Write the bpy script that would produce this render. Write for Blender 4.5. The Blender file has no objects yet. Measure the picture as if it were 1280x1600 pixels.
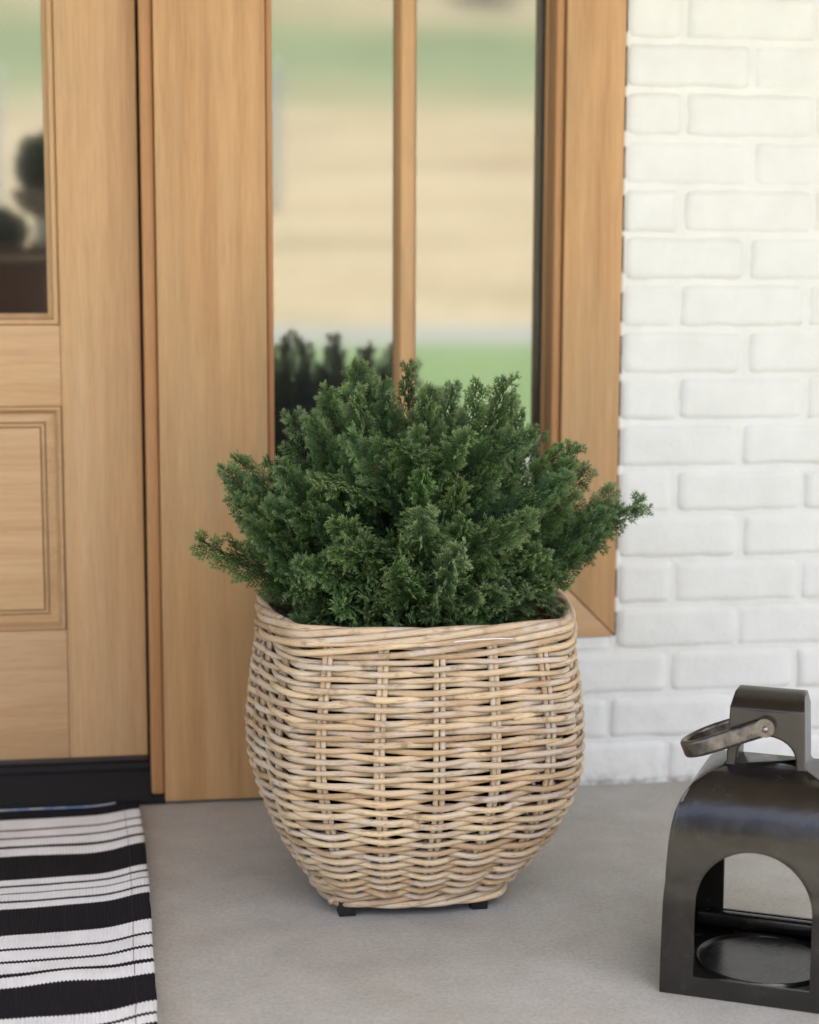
import bpy, bmesh, math, random
from mathutils import Vector, Matrix
import numpy as np

random.seed(7)
S = bpy.context.scene
COL = S.collection
R = math.radians

# ------------------------------------------------------------------ camera
cam_d = bpy.data.cameras.new('camera')
cam = bpy.data.objects.new('camera', cam_d)
COL.objects.link(cam)
YAW, PITCH, ROLL = R(8.913), R(8.042), R(0.198)
cy, sy, cp, sp, cr, sr = (math.cos(YAW), math.sin(YAW), math.cos(PITCH), math.sin(PITCH), math.cos(ROLL), math.sin(ROLL))
fwd = Vector((sy * cp, cy * cp, -sp))
up = Vector((sy * sp, cy * sp, cp))
right = Vector((cy, -sy, 0))
right, up = right * cr + up * sr, up * cr - right * sr
m = Matrix((right, up, -fwd)).transposed().to_4x4()
m.translation = Vector((0, -2.7607, 0.8527))
cam.matrix_world = m
cam_d.sensor_fit = 'HORIZONTAL'
cam_d.sensor_width = 24
cam_d.lens = 52.5
cam_d.clip_start = 0.05
cam_d.clip_end = 600
cam_d.dof.use_dof = True
cam_d.dof.focus_distance = 2.22
cam_d.dof.aperture_fstop = 2.6
S.camera = cam

# ------------------------------------------------------------------ light
SUN_EL, SUN_AZ = R(64), R(160)         # high sun out in front of the house; the porch roof shades the entry
world = bpy.data.worlds.new('World')
S.world = world
world.use_nodes = True
wn = world.node_tree
sky = wn.nodes.new('ShaderNodeTexSky')
sky.sky_type = 'NISHITA'
sky.sun_disc = False
sky.sun_elevation = SUN_EL
sky.sun_rotation = SUN_AZ
sky.air_density = 1.0
sky.dust_density = 3.0
sky.ozone_density = 0.6
wn.links.new(sky.outputs[0], wn.nodes['Background'].inputs[0])
wn.nodes['Background'].inputs[1].default_value = 0.15
sun_d = bpy.data.lights.new('sun', 'SUN')
sun_d.energy = 3.6
sun_d.angle = R(0.53)
sun_d.color = (1.0, 0.96, 0.82)
sun = bpy.data.objects.new('sun', sun_d)
COL.objects.link(sun)
sd = Vector((math.sin(SUN_AZ) * math.cos(SUN_EL), math.cos(SUN_AZ) * math.cos(SUN_EL), math.sin(SUN_EL)))
sun.rotation_euler = sd.to_track_quat('Z', 'Y').to_euler()
sun.location = (3, -8, 9)
S.view_settings.view_transform = 'Standard'
S.view_settings.look = 'None'
S.view_settings.gamma = 1
S.view_settings.use_curve_mapping = False
S.view_settings.exposure = 2.06
S.render.engine = 'CYCLES'
S.cycles.use_denoising = True
S.cycles.max_bounces = 8
S.cycles.transparent_max_bounces = 8
S.cycles.sample_clamp_indirect = 6
S.cycles.caustics_reflective = False
S.cycles.caustics_refractive = False


# ------------------------------------------------------------------ helpers
def tag(o, label=None, cat=None, group=None, kind=None):
    if label: o['label'] = label
    if cat: o['category'] = cat
    if group: o['group'] = group
    if kind: o['kind'] = kind
    return o


def empty(name, loc, label, cat, group=None, rz=0):
    o = bpy.data.objects.new(name, None)
    COL.objects.link(o)
    o.location = loc
    o.rotation_euler = (0, 0, rz)
    o.empty_display_size = 0.05
    return tag(o, label, cat, group)


def base_of(p):
    v = Vector((0, 0, 0))
    while p is not None:
        v = v + Vector(p.location)
        p = p.parent
    return v


def link_mesh(name, me, mats, parent=None, world_coords=True, smooth=True, angle=None):
    if not isinstance(mats, (list, tuple)): mats = [mats]
    for mm in mats: me.materials.append(mm)
    if world_coords and parent is not None:
        me.transform(Matrix.Translation(-base_of(parent)))
    if smooth:
        me.polygons.foreach_set('use_smooth', [True] * len(me.polygons))
        if angle is not None:
            me.set_sharp_from_angle(angle=R(angle))
    o = bpy.data.objects.new(name, me)
    COL.objects.link(o)
    o.parent = parent
    return o


def obj(name, bm, mats, parent=None, world_coords=True, smooth=True, angle=35):
    me = bpy.data.meshes.new(name)
    bmesh.ops.recalc_face_normals(bm, faces=bm.faces)
    bm.to_mesh(me)
    bm.free()
    return link_mesh(name, me, mats, parent, world_coords, smooth, angle)


def box(bm, x0, x1, y0, y1, z0, z1, bev=0.0, seg=2):
    vs = [bm.verts.new((x, y, z)) for x in (x0, x1) for y in (y0, y1) for z in (z0, z1)]
    fs = [(0, 1, 3, 2), (4, 6, 7, 5), (0, 4, 5, 1), (2, 3, 7, 6), (0, 2, 6, 4), (1, 5, 7, 3)]
    faces = [bm.faces.new([vs[i] for i in f]) for f in fs]
    if bev > 0:
        es = list({e for f in faces for e in f.edges})
        bmesh.ops.bevel(bm, geom=es, offset=bev, segments=seg, affect='EDGES', profile=0.5)


def boxobj(name, dims, mat, parent=None, bev=0.0015):
    bm = bmesh.new()
    box(bm, *dims, bev=bev)
    return obj(name, bm, mat, parent)


def frames_along(pts):
    """rotation-minimising frames"""
    P = np.asarray(pts, float)
    T = np.gradient(P, axis=0)
    T /= np.linalg.norm(T, axis=1)[:, None] + 1e-12
    N = np.zeros_like(P)
    a = np.array([0, 0, 1.0]) if abs(T[0][2]) < 0.9 else np.array([1.0, 0, 0])
    n = a - T[0] * (a @ T[0])
    n /= np.linalg.norm(n)
    for i in range(len(P)):
        n = n - T[i] * (n @ T[i])
        n /= np.linalg.norm(n) + 1e-12
        N[i] = n
    B = np.cross(T, N)
    return P, T, N, B


def tube_mesh(name, pts, rad, sides=8, squash=1.0):
    P, T, N, B = frames_along(pts)
    k = len(P)
    rad = np.broadcast_to(np.asarray(rad, float), (k,))
    a = np.linspace(0, 2 * np.pi, sides, endpoint=False)
    V = P[:, None, :] + rad[:, None, None] * (np.cos(a)[None, :, None] * N[:, None, :] + squash * np.sin(a)[None, :, None] * B[:, None, :])
    V = V.reshape(-1, 3)
    F = []
    for i in range(k - 1):
        for j in range(sides):
            j2 = (j + 1) % sides
            F.append((i * sides + j, i * sides + j2, (i + 1) * sides + j2, (i + 1) * sides + j))
    F.append(tuple(reversed(range(sides))))
    F.append(tuple((k - 1) * sides + j for j in range(sides)))
    me = bpy.data.meshes.new(name)
    me.from_pydata(V.tolist(), [], F)
    ln = np.concatenate([[0], np.cumsum(np.linalg.norm(np.diff(P, axis=0), axis=1))])
    tv = np.stack([np.repeat(ln, sides), np.tile(np.cos(a), k), np.tile(np.sin(a), k)], -1).astype(np.float32)
    me.attributes.new('fibre', 'FLOAT_VECTOR', 'POINT').data.foreach_set('vector', tv.ravel())
    return me


def grid_mesh(name, xs, ys, zfun):
    nx, ny = len(xs), len(ys)
    V = [(x, y, zfun(x, y)) for y in ys for x in xs]
    F = [(j * nx + i, j * nx + i + 1, (j + 1) * nx + i + 1, (j + 1) * nx + i) for j in range(ny - 1) for i in range(nx - 1)]
    me = bpy.data.meshes.new(name)
    me.from_pydata(V, [], F)
    return me


def rect_profile(bm, x0, x1, z0, z1, prof, fill=False):
    """mitred moulding: prof = [(inset, y)...], nested rectangles joined by faces"""
    rings = []
    for t, y in prof:
        rings.append([bm.verts.new(p) for p in ((x0 + t, y, z0 + t), (x1 - t, y, z0 + t), (x1 - t, y, z1 - t), (x0 + t, y, z1 - t))])
    for a, b in zip(rings[:-1], rings[1:]):
        for i in range(4):
            j = (i + 1) % 4
            bm.faces.new((a[i], a[j], b[j], b[i]))
    if fill:
        bm.faces.new(rings[-1])


class VNoise:
    """small value noise for shaping geometry"""
    def __init__(self, seed):
        self.r = np.random.RandomState(seed).rand(64, 64)

    def __call__(self, x, y):
        xi, yi = math.floor(x), math.floor(y)
        fx, fy = x - xi, y - yi
        fx, fy = fx * fx * (3 - 2 * fx), fy * fy * (3 - 2 * fy)
        g = lambda i, j: self.r[i % 64, j % 64]
        return (g(xi, yi) * (1 - fx) + g(xi + 1, yi) * fx) * (1 - fy) + (g(xi, yi + 1) * (1 - fx) + g(xi + 1, yi + 1) * fx) * fy - 0.5


# ------------------------------------------------------------------ materials
class NT:
    def __init__(self, name):
        self.m = bpy.data.materials.new(name)
        self.m.use_nodes = True
        self.t = self.m.node_tree
        self.p = self.t.nodes['Principled BSDF']
        self.out = self.t.nodes['Material Output']

    def n(self, kind, **kw):
        nd = self.t.nodes.new(kind)
        for k, v in kw.items():
            if k.startswith('i_'):
                nd.inputs[k[2:].replace('_', ' ')].default_value = v
            else:
                setattr(nd, k, v)
        return nd

    def l(self, a, b):
        self.t.links.new(a, b)

    def coords(self, scale=(1, 1, 1), loc=(0, 0, 0), rnd=False):
        tc = self.n('ShaderNodeTexCoord')
        mp = self.n('ShaderNodeMapping')
        mp.inputs['Scale'].default_value = scale
        mp.inputs['Location'].default_value = loc
        self.l(tc.outputs['Object'], mp.inputs['Vector'])
        if rnd:
            oi = self.n('ShaderNodeObjectInfo')
            ml = self.n('ShaderNodeMath', operation='MULTIPLY')
            ml.inputs[1].default_value = 37.0
            self.l(oi.outputs['Random'], ml.inputs[0])
            self.l(ml.outputs[0], mp.inputs['Location'])
        return mp.outputs[0]

    def noise(self, vec, scale, detail=4, rough=0.6, dist=0.0):
        nd = self.n('ShaderNodeTexNoise')
        nd.inputs['Scale'].default_value = scale
        nd.inputs['Detail'].default_value = detail
        nd.inputs['Roughness'].default_value = rough
        nd.inputs['Distortion'].default_value = dist
        self.l(vec, nd.inputs['Vector'])
        return nd.outputs['Fac']

    def ramp(self, fac, stops, interp='LINEAR'):
        nd = self.n('ShaderNodeValToRGB')
        nd.color_ramp.interpolation = interp
        el = nd.color_ramp.elements
        while len(el) > 1: el.remove(el[-1])
        for i, (p, c) in enumerate(stops):
            if not isinstance(c, (tuple, list)): c = (c, c, c)
            e = el[0] if i == 0 else el.new(p)
            e.position = p
            e.color = (*c[:3], 1)
        self.l(fac, nd.inputs[0])
        return nd.outputs[0]

    def mix(self, fac, a, b, mode='MIX'):
        nd = self.n('ShaderNodeMix', data_type='RGBA', blend_type=mode)
        for sock, v in ((nd.inputs[0], fac), (nd.inputs[6], a), (nd.inputs[7], b)):
            if hasattr(v, 'is_output') or isinstance(v, bpy.types.NodeSocket):
                self.l(v, sock)
            elif isinstance(v, (tuple, list)):
                sock.default_value = (*v[:3], 1)
            else:
                sock.default_value = v
        return nd.outputs[2]

    def bump(self, h, strength, dist=0.002, prev=None):
        nd = self.n('ShaderNodeBump')
        nd.inputs['Strength'].default_value = strength
        nd.inputs['Distance'].default_value = dist
        self.l(h, nd.inputs['Height'])
        if prev is not None: self.l(prev, nd.inputs['Normal'])
        return nd.outputs[0]

    def setp(self, **kw):
        for k, v in kw.items():
            s = self.p.inputs[k.replace('_', ' ')]
            if isinstance(v, bpy.types.NodeSocket): self.l(v, s)
            elif isinstance(v, (tuple, list)): s.default_value = (*v[:3], 1)
            else: s.default_value = v
        return self.m


def wood_mat(name, axis, c0, c1, c2, grey=0.5):
    k = NT(name)
    sc = {'z': (1, 1, 0.035), 'x': (0.035, 1, 1)}[axis]
    v = k.coords(sc, rnd=True)
    grain = k.noise(v, 42, 6, 0.62, 0.3)
    fine = k.noise(v, 420, 4, 0.7)
    sc2 = {'z': (1, 1, 0.22), 'x': (0.22, 1, 1)}[axis]
    blot = k.noise(k.coords(sc2, rnd=True), 9, 5, 0.65, 0.4)
    col = k.ramp(grain, [(0.28, c0), (0.5, c1), (0.75, c2)])
    g = k.ramp(blot, [(0.46, 0.0), (0.72, grey)])
    col = k.mix(g, col, (c1[0] * 0.80, c1[1] * 0.93, c1[2] * 1.05))
    f = k.ramp(fine, [(0.3, 0.80), (0.6, 1.0)])
    col = k.mix(1.0, col, f, 'MULTIPLY')
    oi = k.n('ShaderNodeObjectInfo')
    col = k.mix(1.0, col, k.ramp(oi.outputs['Random'], [(0, (0.86, 0.85, 0.84)), (1, (0.99, 0.985, 0.97))]), 'MULTIPLY')
    b = k.bump(fine, 0.10, 0.0006)
    k.setp(Base_Color=col, Roughness=0.52, Normal=b, Specular_IOR_Level=0.35)
    return k.m


W0, W1, W2 = (0.40, 0.208, 0.086), (0.52, 0.292, 0.128), (0.60, 0.365, 0.175)
MAT = {}
MAT['wood_v'] = wood_mat('honey_wood_upright', 'z', W0, W1, W2, 0.75)
MAT['wood_h'] = wood_mat('honey_wood_level', 'x', (0.47, 0.27, 0.125), (0.54, 0.33, 0.165), (0.60, 0.385, 0.21), 0.35)
MAT['wood_door'] = wood_mat('door_wood_upright', 'z', (0.44, 0.245, 0.11), (0.52, 0.31, 0.15), (0.57, 0.36, 0.19), 0.45)
MAT['bead'] = wood_mat('bead_wood', 'z', (0.36, 0.165, 0.06), (0.44, 0.215, 0.085), (0.47, 0.25, 0.11), 0.2)

# white painted brick
k = NT('white_brick_paint')
v = k.coords()
a = k.noise(v, 14, 5, 0.6)
b_ = k.noise(v, 160, 5, 0.65)
c_ = k.noise(v, 55, 4, 0.6, 0.5)
col = k.ramp(a, [(0.3, (0.635, 0.622, 0.580)), (0.7, (0.695, 0.682, 0.638))])
d_ = k.ramp(k.noise(v, 90, 3, 0.75), [(0.70, 0.0), (0.76, 0.35)])
col = k.mix(d_, col, (0.62, 0.60, 0.56))
bz = k.n('ShaderNodeSeparateXYZ')
k.l(v, bz.inputs[0])
low = k.ramp(bz.outputs['Z'], [(0.0, 1.0), (0.016, 0.25), (0.05, 0.0)])
grime = k.mix(1.0, low, k.ramp(k.noise(v, 38, 5, 0.75), [(0.46, 0.0), (0.62, 1.0)]), 'MULTIPLY')
col = k.mix(grime, col, (0.24, 0.215, 0.185))
nb = k.bump(c_, 0.5, 0.0030)
nb = k.bump(b_, 0.6, 0.0010, nb)
k.setp(Base_Color=col, Roughness=0.6, Normal=nb, Specular_IOR_Level=0.3)
MAT['brick'] = k.m

k = NT('dark_gap')
k.setp(Base_Color=(0.03, 0.027, 0.024), Roughness=0.8)
MAT['dark'] = k.m

k = NT('brown_gap')
k.setp(Base_Color=(0.06, 0.032, 0.014), Roughness=0.9)
MAT['gap'] = k.m

k = NT('black_rubber')
v = k.coords()
dust = k.ramp(k.noise(v, 240, 4, 0.7), [(0.62, (0.012, 0.011, 0.011)), (0.78, (0.035, 0.028, 0.022))])
k.setp(Base_Color=dust, Roughness=0.75, Specular_IOR_Level=0.2, Normal=k.bump(k.noise(v, 300, 3), 0.15, 0.0006))
MAT['black'] = k.m

k = NT('sweep_brown')
k.setp(Base_Color=(0.035, 0.022, 0.018), Roughness=0.55)
MAT['sweep'] = k.m

# coated window glass: clear, with a strong mirror layer
k = NT('coated_glass')
gl = k.n('ShaderNodeBsdfGlossy')
gl.inputs['Roughness'].default_value = 0.048
gl.inputs['Color'].default_value = (0.95, 1.0, 0.95, 1)
tr = k.n('ShaderNodeBsdfTransparent')
tr.inputs['Color'].default_value = (0.38, 0.40, 0.38, 1)
fr = k.n('ShaderNodeFresnel')
fr.inputs['IOR'].default_value = 1.5
mr = k.n('ShaderNodeMapRange')
mr.inputs['To Min'].default_value = 0.25
mr.inputs['To Max'].default_value = 1.0
k.l(fr.outputs[0], mr.inputs['Value'])
ms = k.n('ShaderNodeMixShader')
k.l(mr.outputs[0], ms.inputs[0])
k.l(tr.outputs[0], ms.inputs[1])
k.l(gl.outputs[0], ms.inputs[2])
df = k.n('ShaderNodeBsdfDiffuse')
df.inputs['Color'].default_value = (0.62, 0.64, 0.62, 1)
veil = k.ramp(k.noise(k.coords(), 7, 4, 0.6, 0.5), [(0.3, 0.014), (0.7, 0.026)])  # thin dusty veil, added to grey the dark reflections in the panes
ms2 = k.n('ShaderNodeMixShader')
k.l(veil, ms2.inputs[0])
k.l(ms.outputs[0], ms2.inputs[1])
k.l(df.outputs[0], ms2.inputs[2])
k.l(ms2.outputs[0], k.out.inputs['Surface'])
MAT['glass'] = k.m

# concrete
k = NT('concrete')
v = k.coords()
big = k.noise(v, 2.6, 5, 0.6, 0.3)
mid = k.noise(v, 14, 5, 0.65)
fin = k.noise(v, 650, 3, 0.7)
spk = k.noise(v, 170, 4, 0.75)
col = k.ramp(big, [(0.30, (0.420, 0.395, 0.345)), (0.5, (0.470, 0.458, 0.418)), (0.72, (0.498, 0.490, 0.455))])
col = k.mix(0.8, col, k.ramp(mid, [(0.3, 0.84), (0.7, 1.07)]), 'MULTIPLY')
col = k.mix(k.ramp(k.noise(v, 7, 4, 0.7, 0.6), [(0.54, 0.0), (0.72, 0.30)]), col, (0.40, 0.345, 0.275))
col = k.mix(0.75, col, k.ramp(spk, [(0.32, 0.72), (0.55, 1.0), (0.75, 1.12)]), 'MULTIPLY')
rust = k.ramp(k.noise(v, 31, 2, 0.9), [(0.735, 0.0), (0.80, 0.55)])
col = k.mix(rust, col, (0.40, 0.22, 0.09))
br = k.noise(k.coords((1.0, 0.12, 1)), 420, 3, 0.6)
nb = k.bump(mid, 0.12, 0.004)
nb = k.bump(fin, 0.5, 0.0007, nb)
nb = k.bump(br, 0.18, 0.0007, nb)
k.setp(Base_Color=col, Roughness=0.72, Normal=nb, Specular_IOR_Level=0.35)
MAT['concrete'] = k.m

# rattan
k = NT('rattan')
oi = k.n('ShaderNodeObjectInfo')
v = k.coords(rnd=True)
tone = k.ramp(oi.outputs['Random'], [(0.0, (0.38, 0.25, 0.14)), (0.2, (0.60, 0.43, 0.25)), (0.4, (0.48, 0.37, 0.26)), (0.6, (0.64, 0.48, 0.29)), (0.8, (0.52, 0.42, 0.31)), (1.0, (0.40, 0.27, 0.16))])
pt = k.noise(v, 17, 3, 0.55, 0.4)
tone = k.mix(k.ramp(pt, [(0.53, 0.0), (0.67, 0.65)]), tone, (0.54, 0.47, 0.40))
tone = k.mix(k.ramp(k.noise(v, 26, 4, 0.6), [(0.60, 0.0), (0.70, 0.75)]), tone, (0.215, 0.145, 0.09))
tone = k.mix(k.ramp(k.noise(v, 70, 5, 0.7), [(0.62, 0.0), (0.72, 0.6)]), tone, (0.60, 0.50, 0.39))
cr_ = k.noise(k.coords((0.35, 0.35, 3.0), rnd=True), 120, 4, 0.7)
tone = k.mix(k.ramp(cr_, [(0.57, 0.0), (0.68, 0.8)]), tone, (0.17, 0.110, 0.07))
tone = k.mix(k.ramp(k.noise(v, 9, 3, 0.6), [(0.55, 0.0), (0.70, 0.6)]), tone, (0.36, 0.22, 0.115))
fa = k.n('ShaderNodeAttribute', attribute_name='fibre')
fm = k.n('ShaderNodeMapping')
fm.inputs['Scale'].default_value = (14, 3.2, 3.2)
k.l(fa.outputs['Vector'], fm.inputs['Vector'])
fo = k.n('ShaderNodeMath', operation='MULTIPLY')
fo.inputs[1].default_value = 91.0
k.l(oi.outputs['Random'], fo.inputs[0])
k.l(fo.outputs[0], fm.inputs['Location'])
fib = k.noise(fm.outputs[0], 1.6, 5, 0.72, 0.2)
tone = k.mix(k.ramp(fib, [(0.54, 0.0), (0.66, 0.65)]), tone, (0.24, 0.165, 0.105))
tone = k.mix(k.ramp(fib, [(0.30, 0.55), (0.42, 0.0)]), tone, (0.66, 0.56, 0.44))
nb = k.bump(cr_, 0.4, 0.0008)
nb = k.bump(fib, 0.5, 0.0008, nb)
k.setp(Base_Color=tone, Roughness=0.7, Normal=nb, Specular_IOR_Level=0.22)
MAT['rattan'] = k.m

k = NT('raffia')
k.setp(Base_Color=(0.75, 0.72, 0.68), Roughness=0.6)
MAT['raffia'] = k.m

# juniper foliage
k = NT('juniper_foliage')
at = k.n('ShaderNodeAttribute', attribute_name='tip')
oi = k.n('ShaderNodeObjectInfo')
v = k.coords(rnd=True)
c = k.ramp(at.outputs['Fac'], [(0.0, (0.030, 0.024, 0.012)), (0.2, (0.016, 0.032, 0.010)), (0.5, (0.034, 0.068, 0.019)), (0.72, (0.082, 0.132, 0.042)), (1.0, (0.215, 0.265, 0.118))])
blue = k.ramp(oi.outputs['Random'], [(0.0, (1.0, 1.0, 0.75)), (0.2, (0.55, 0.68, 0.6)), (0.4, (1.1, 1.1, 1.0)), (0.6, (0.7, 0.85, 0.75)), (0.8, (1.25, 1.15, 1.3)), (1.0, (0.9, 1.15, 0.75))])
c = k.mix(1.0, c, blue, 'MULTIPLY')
c = k.mix(k.ramp(k.noise(v, 60, 3), [(0.55, 0.0), (0.72, 0.55)]), c, (0.14, 0.165, 0.095))
k.setp(Base_Color=c, Roughness=0.6, Specular_IOR_Level=0.22)
MAT['juniper'] = k.m
k = NT('soil')
k.setp(Base_Color=(0.02, 0.014, 0.009), Roughness=0.9)
MAT['soil'] = k.m

# cast metal
k = NT('dark_cast_metal')
v = k.coords()
pit = k.noise(v, 260, 4, 0.7)
cloud = k.noise(v, 30, 4, 0.6)
col = k.ramp(cloud, [(0.3, (0.024, 0.021, 0.019)), (0.7, (0.040, 0.036, 0.032))])
col = k.mix(k.ramp(k.noise(v, 330, 2, 0.6), [(0.66, 0.0), (0.71, 0.85)]), col, (0.012, 0.011, 0.010))
dst = k.ramp(k.noise(v, 520, 2, 0.8), [(0.745, 0.0), (0.77, 0.7)])
col = k.mix(dst, col, (0.4, 0.37, 0.33))
nb = k.bump(k.noise(v, 40, 3), 0.10, 0.004)
nb = k.bump(pit, 0.22, 0.0006, nb)
ro = k.ramp(cloud, [(0.3, 0.20), (0.7, 0.29)])
k.setp(Base_Color=col, Roughness=ro, Metallic=0.6, Normal=nb, Specular_IOR_Level=0.8)
MAT['metal'] = k.m
k = NT('worn_handle_metal')
v = k.coords()
k.setp(Base_Color=k.ramp(k.noise(v, 55, 5, 0.7), [(0.35, (0.07, 0.06, 0.053)), (0.7, (0.24, 0.215, 0.195))]), Roughness=0.34, Metallic=0.85, Normal=k.bump(k.noise(v, 240, 4), 0.2, 0.0006))
MAT['handle'] = k.m
k = NT('bolt_metal')
k.setp(Base_Color=(0.30, 0.26, 0.23), Roughness=0.35, Metallic=0.9)
MAT['bolt'] = k.m

# rug stripes: woven print
RUG_L = 0.95
stripe = [(0.026, 0), (0.058, 1), (0.104, 0), (0.1145, 1), (0.1465, 0), (0.1550, 1), (0.188, 0), (0.1985, 1), (0.232, 0), (0.328, 1),
          (0.352, 0), (0.3575, 1), (0.3798, 0), (0.3853, 1), (0.4118, 0), (0.4174, 1), (0.4394, 0), (0.537, 1), (0.579, 0), (0.5877, 1),
          (0.621, 0), (0.629, 1), (0.663, 0), (0.673, 1), (0.7076, 0), (0.795, 1), (0.83, 0), (0.836, 1), (0.86, 0)]
k = NT('striped_cotton')
tc = k.n('ShaderNodeTexCoord')
sx = k.n('ShaderNodeSeparateXYZ')
k.l(tc.outputs['UV'], sx.inputs[0])
PER = 0.0046


def rib(shift, mul):
    q = k.n('ShaderNodeMath', operation='MULTIPLY_ADD')
    q.inputs[1].default_value = 2 * math.pi / PER
    q.inputs[2].default_value = shift
    k.l(sx.outputs['X'], q.inputs[0])
    s = k.n('ShaderNodeMath', operation='SINE')
    k.l(q.outputs[0], s.inputs[0])
    g = k.n('ShaderNodeMath', operation='MULTIPLY')
    g.inputs[1].default_value = mul
    k.l(s.outputs[0], g.inputs[0])
    return g.outputs[0]


off = rib(0.0, 0.0016)
nz = k.noise(tc.outputs['UV'], 25, 2)
wob = k.n('ShaderNodeMath', operation='MULTIPLY_ADD')
wob.inputs[1].default_value = 0.004
wob.inputs[2].default_value = -0.002
k.l(nz, wob.inputs[0])
s1 = k.n('ShaderNodeMath', operation='ADD')
k.l(sx.outputs['Y'], s1.inputs[0])
k.l(off, s1.inputs[1])
s2 = k.n('ShaderNodeMath', operation='ADD')
k.l(s1.outputs[0], s2.inputs[0])
k.l(wob.outputs[0], s2.inputs[1])
s3 = k.n('ShaderNodeMath', operation='DIVIDE')
s3.inputs[1].default_value = RUG_L
k.l(s2.outputs[0], s3.inputs[0])
BLK, WHT = (0.012, 0.011, 0.014), (0.86, 0.85, 0.84)
col = k.ramp(s3.outputs[0], [(0.0, BLK)] + [(p / RUG_L, BLK if c0 == 0 else WHT) for p, c0 in stripe], 'CONSTANT')
weft = k.n('ShaderNodeMath', operation='MULTIPLY')
weft.inputs[1].default_value = 2 * math.pi / 0.0021
k.l(sx.outputs['Y'], weft.inputs[0])
wsn = k.n('ShaderNodeMath', operation='SINE')
k.l(weft.outputs[0], wsn.inputs[0])
vv = tc.outputs['UV']
col = k.mix(k.ramp(k.noise(vv, 900, 3, 0.8), [(0.62, 0.0), (0.75, 0.16)]), col, (0.35, 0.33, 0.34))
lint = k.ramp(k.noise(vv, 260, 2, 0.9), [(0.765, 0.0), (0.79, 0.5)])
col = k.mix(lint, col, (0.5, 0.47, 0.43))
col = k.mix(1.0, col, k.ramp(k.noise(vv, 12, 4), [(0.3, 0.86), (0.7, 1.05)]), 'MULTIPLY')
rb = rib(0.0, 1.0)
nb = k.bump(rb, 0.55, 0.0014)
nb = k.bump(wsn.outputs[0], 0.2, 0.0005, nb)
nb = k.bump(k.noise(vv, 700, 3), 0.3, 0.0008, nb)
k.setp(Base_Color=col, Roughness=0.9, Normal=nb, Specular_IOR_Level=0.15)
MAT['rug'] = k.m
k = NT('rug_selvedge')
v = k.coords((1, 1, 1))
k.setp(Base_Color=k.ramp(k.noise(v, 22, 3), [(0.48, (0.30, 0.31, 0.32)), (0.56, (0.07, 0.17, 0.33)), (0.64, (0.33, 0.34, 0.35))]), Roughness=0.9)
MAT['selvedge'] = k.m
k = NT('seam_thread')
k.setp(Base_Color=(0.03, 0.03, 0.035), Roughness=0.9)
MAT['thread'] = k.m


def ground_mat(name, lo, hi, scale=0.5, rough=0.9):
    k = NT(name)
    v = k.coords()
    a = k.noise(v, scale, 6, 0.65, 0.3)
    f = k.noise(v, scale * 30, 4, 0.7)
    col = k.mix(1.0, k.ramp(a, [(0.3, lo), (0.7, hi)]), k.ramp(f, [(0.3, 0.75), (0.7, 1.15)]), 'MULTIPLY')
    return k.setp(Base_Color=col, Roughness=rough, Specular_IOR_Level=0.2)


MAT['lawn'] = ground_mat('lawn_grass', (0.13, 0.20, 0.075), (0.19, 0.255, 0.11), 0.6)
MAT['road'] = ground_mat('pale_road', (0.27, 0.26, 0.25), (0.34, 0.33, 0.31), 0.8)
MAT['dry'] = ground_mat('dry_dirt', (0.30, 0.215, 0.13), (0.44, 0.335, 0.22), 0.16)
MAT['hillgrass'] = ground_mat('hill_grass', (0.14, 0.195, 0.10), (0.20, 0.25, 0.14), 0.10)
k = NT('dry_hill')
v = k.coords()
sxyz = k.n('ShaderNodeSeparateXYZ')
k.l(v, sxyz.inputs[0])
warp = k.n('ShaderNodeMath', operation='MULTIPLY_ADD')
warp.inputs[1].default_value = 34.0
k.l(k.noise(v, 0.045, 6, 0.65, 0.4), warp.inputs[0])
k.l(sxyz.outputs['Y'], warp.inputs[2])
dist = k.n('ShaderNodeMath', operation='MULTIPLY')
dist.inputs[1].default_value = -1 / 160
k.l(warp.outputs[0], dist.inputs[0])
grass = k.ramp(dist.outputs[0], [(0.22, 0.0), (0.33, 0.85), (0.43, 0.95), (0.50, 0.15), (0.56, 0.05), (0.75, 0.7), (1.0, 0.9)])
a = k.noise(v, 0.16, 6, 0.68, 0.4)
f = k.noise(v, 3.5, 4, 0.7)
a2 = k.noise(k.coords((0.10, 0.42, 1)), 1.0, 5, 0.65, 0.6)
soil = k.ramp(a2, [(0.32, (0.30, 0.215, 0.14)), (0.5, (0.46, 0.355, 0.235)), (0.68, (0.58, 0.47, 0.345))])
turf = k.ramp(a, [(0.3, (0.15, 0.20, 0.105)), (0.7, (0.25, 0.29, 0.17))])
tuft = k.ramp(k.noise(v, 0.5, 5, 0.7, 0.5), [(0.58, 0.0), (0.70, 0.55)])
soil = k.mix(tuft, soil, (0.27, 0.27, 0.15))
col = k.mix(grass, soil, turf)
col = k.mix(1.0, col, k.ramp(f, [(0.3, 0.75), (0.7, 1.12)]), 'MULTIPLY')
k.setp(Base_Color=col, Roughness=0.95, Specular_IOR_Level=0.1)
MAT['hill'] = k.m
k = NT('tree_leaf')
k.setp(Base_Color=k.ramp(k.n('ShaderNodeObjectInfo').outputs['Random'], [(0, (0.03, 0.07, 0.02)), (1, (0.06, 0.11, 0.03))]), Roughness=0.6)
MAT['leaf'] = k.m
k = NT('bark')
k.setp(Base_Color=(0.11, 0.08, 0.055), Roughness=0.9)
MAT['bark'] = k.m
k = NT('white_paint')
k.setp(Base_Color=(0.88, 0.85, 0.79), Roughness=0.5)
MAT['white'] = k.m
k = NT('pale_stone')
v = k.coords()
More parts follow.
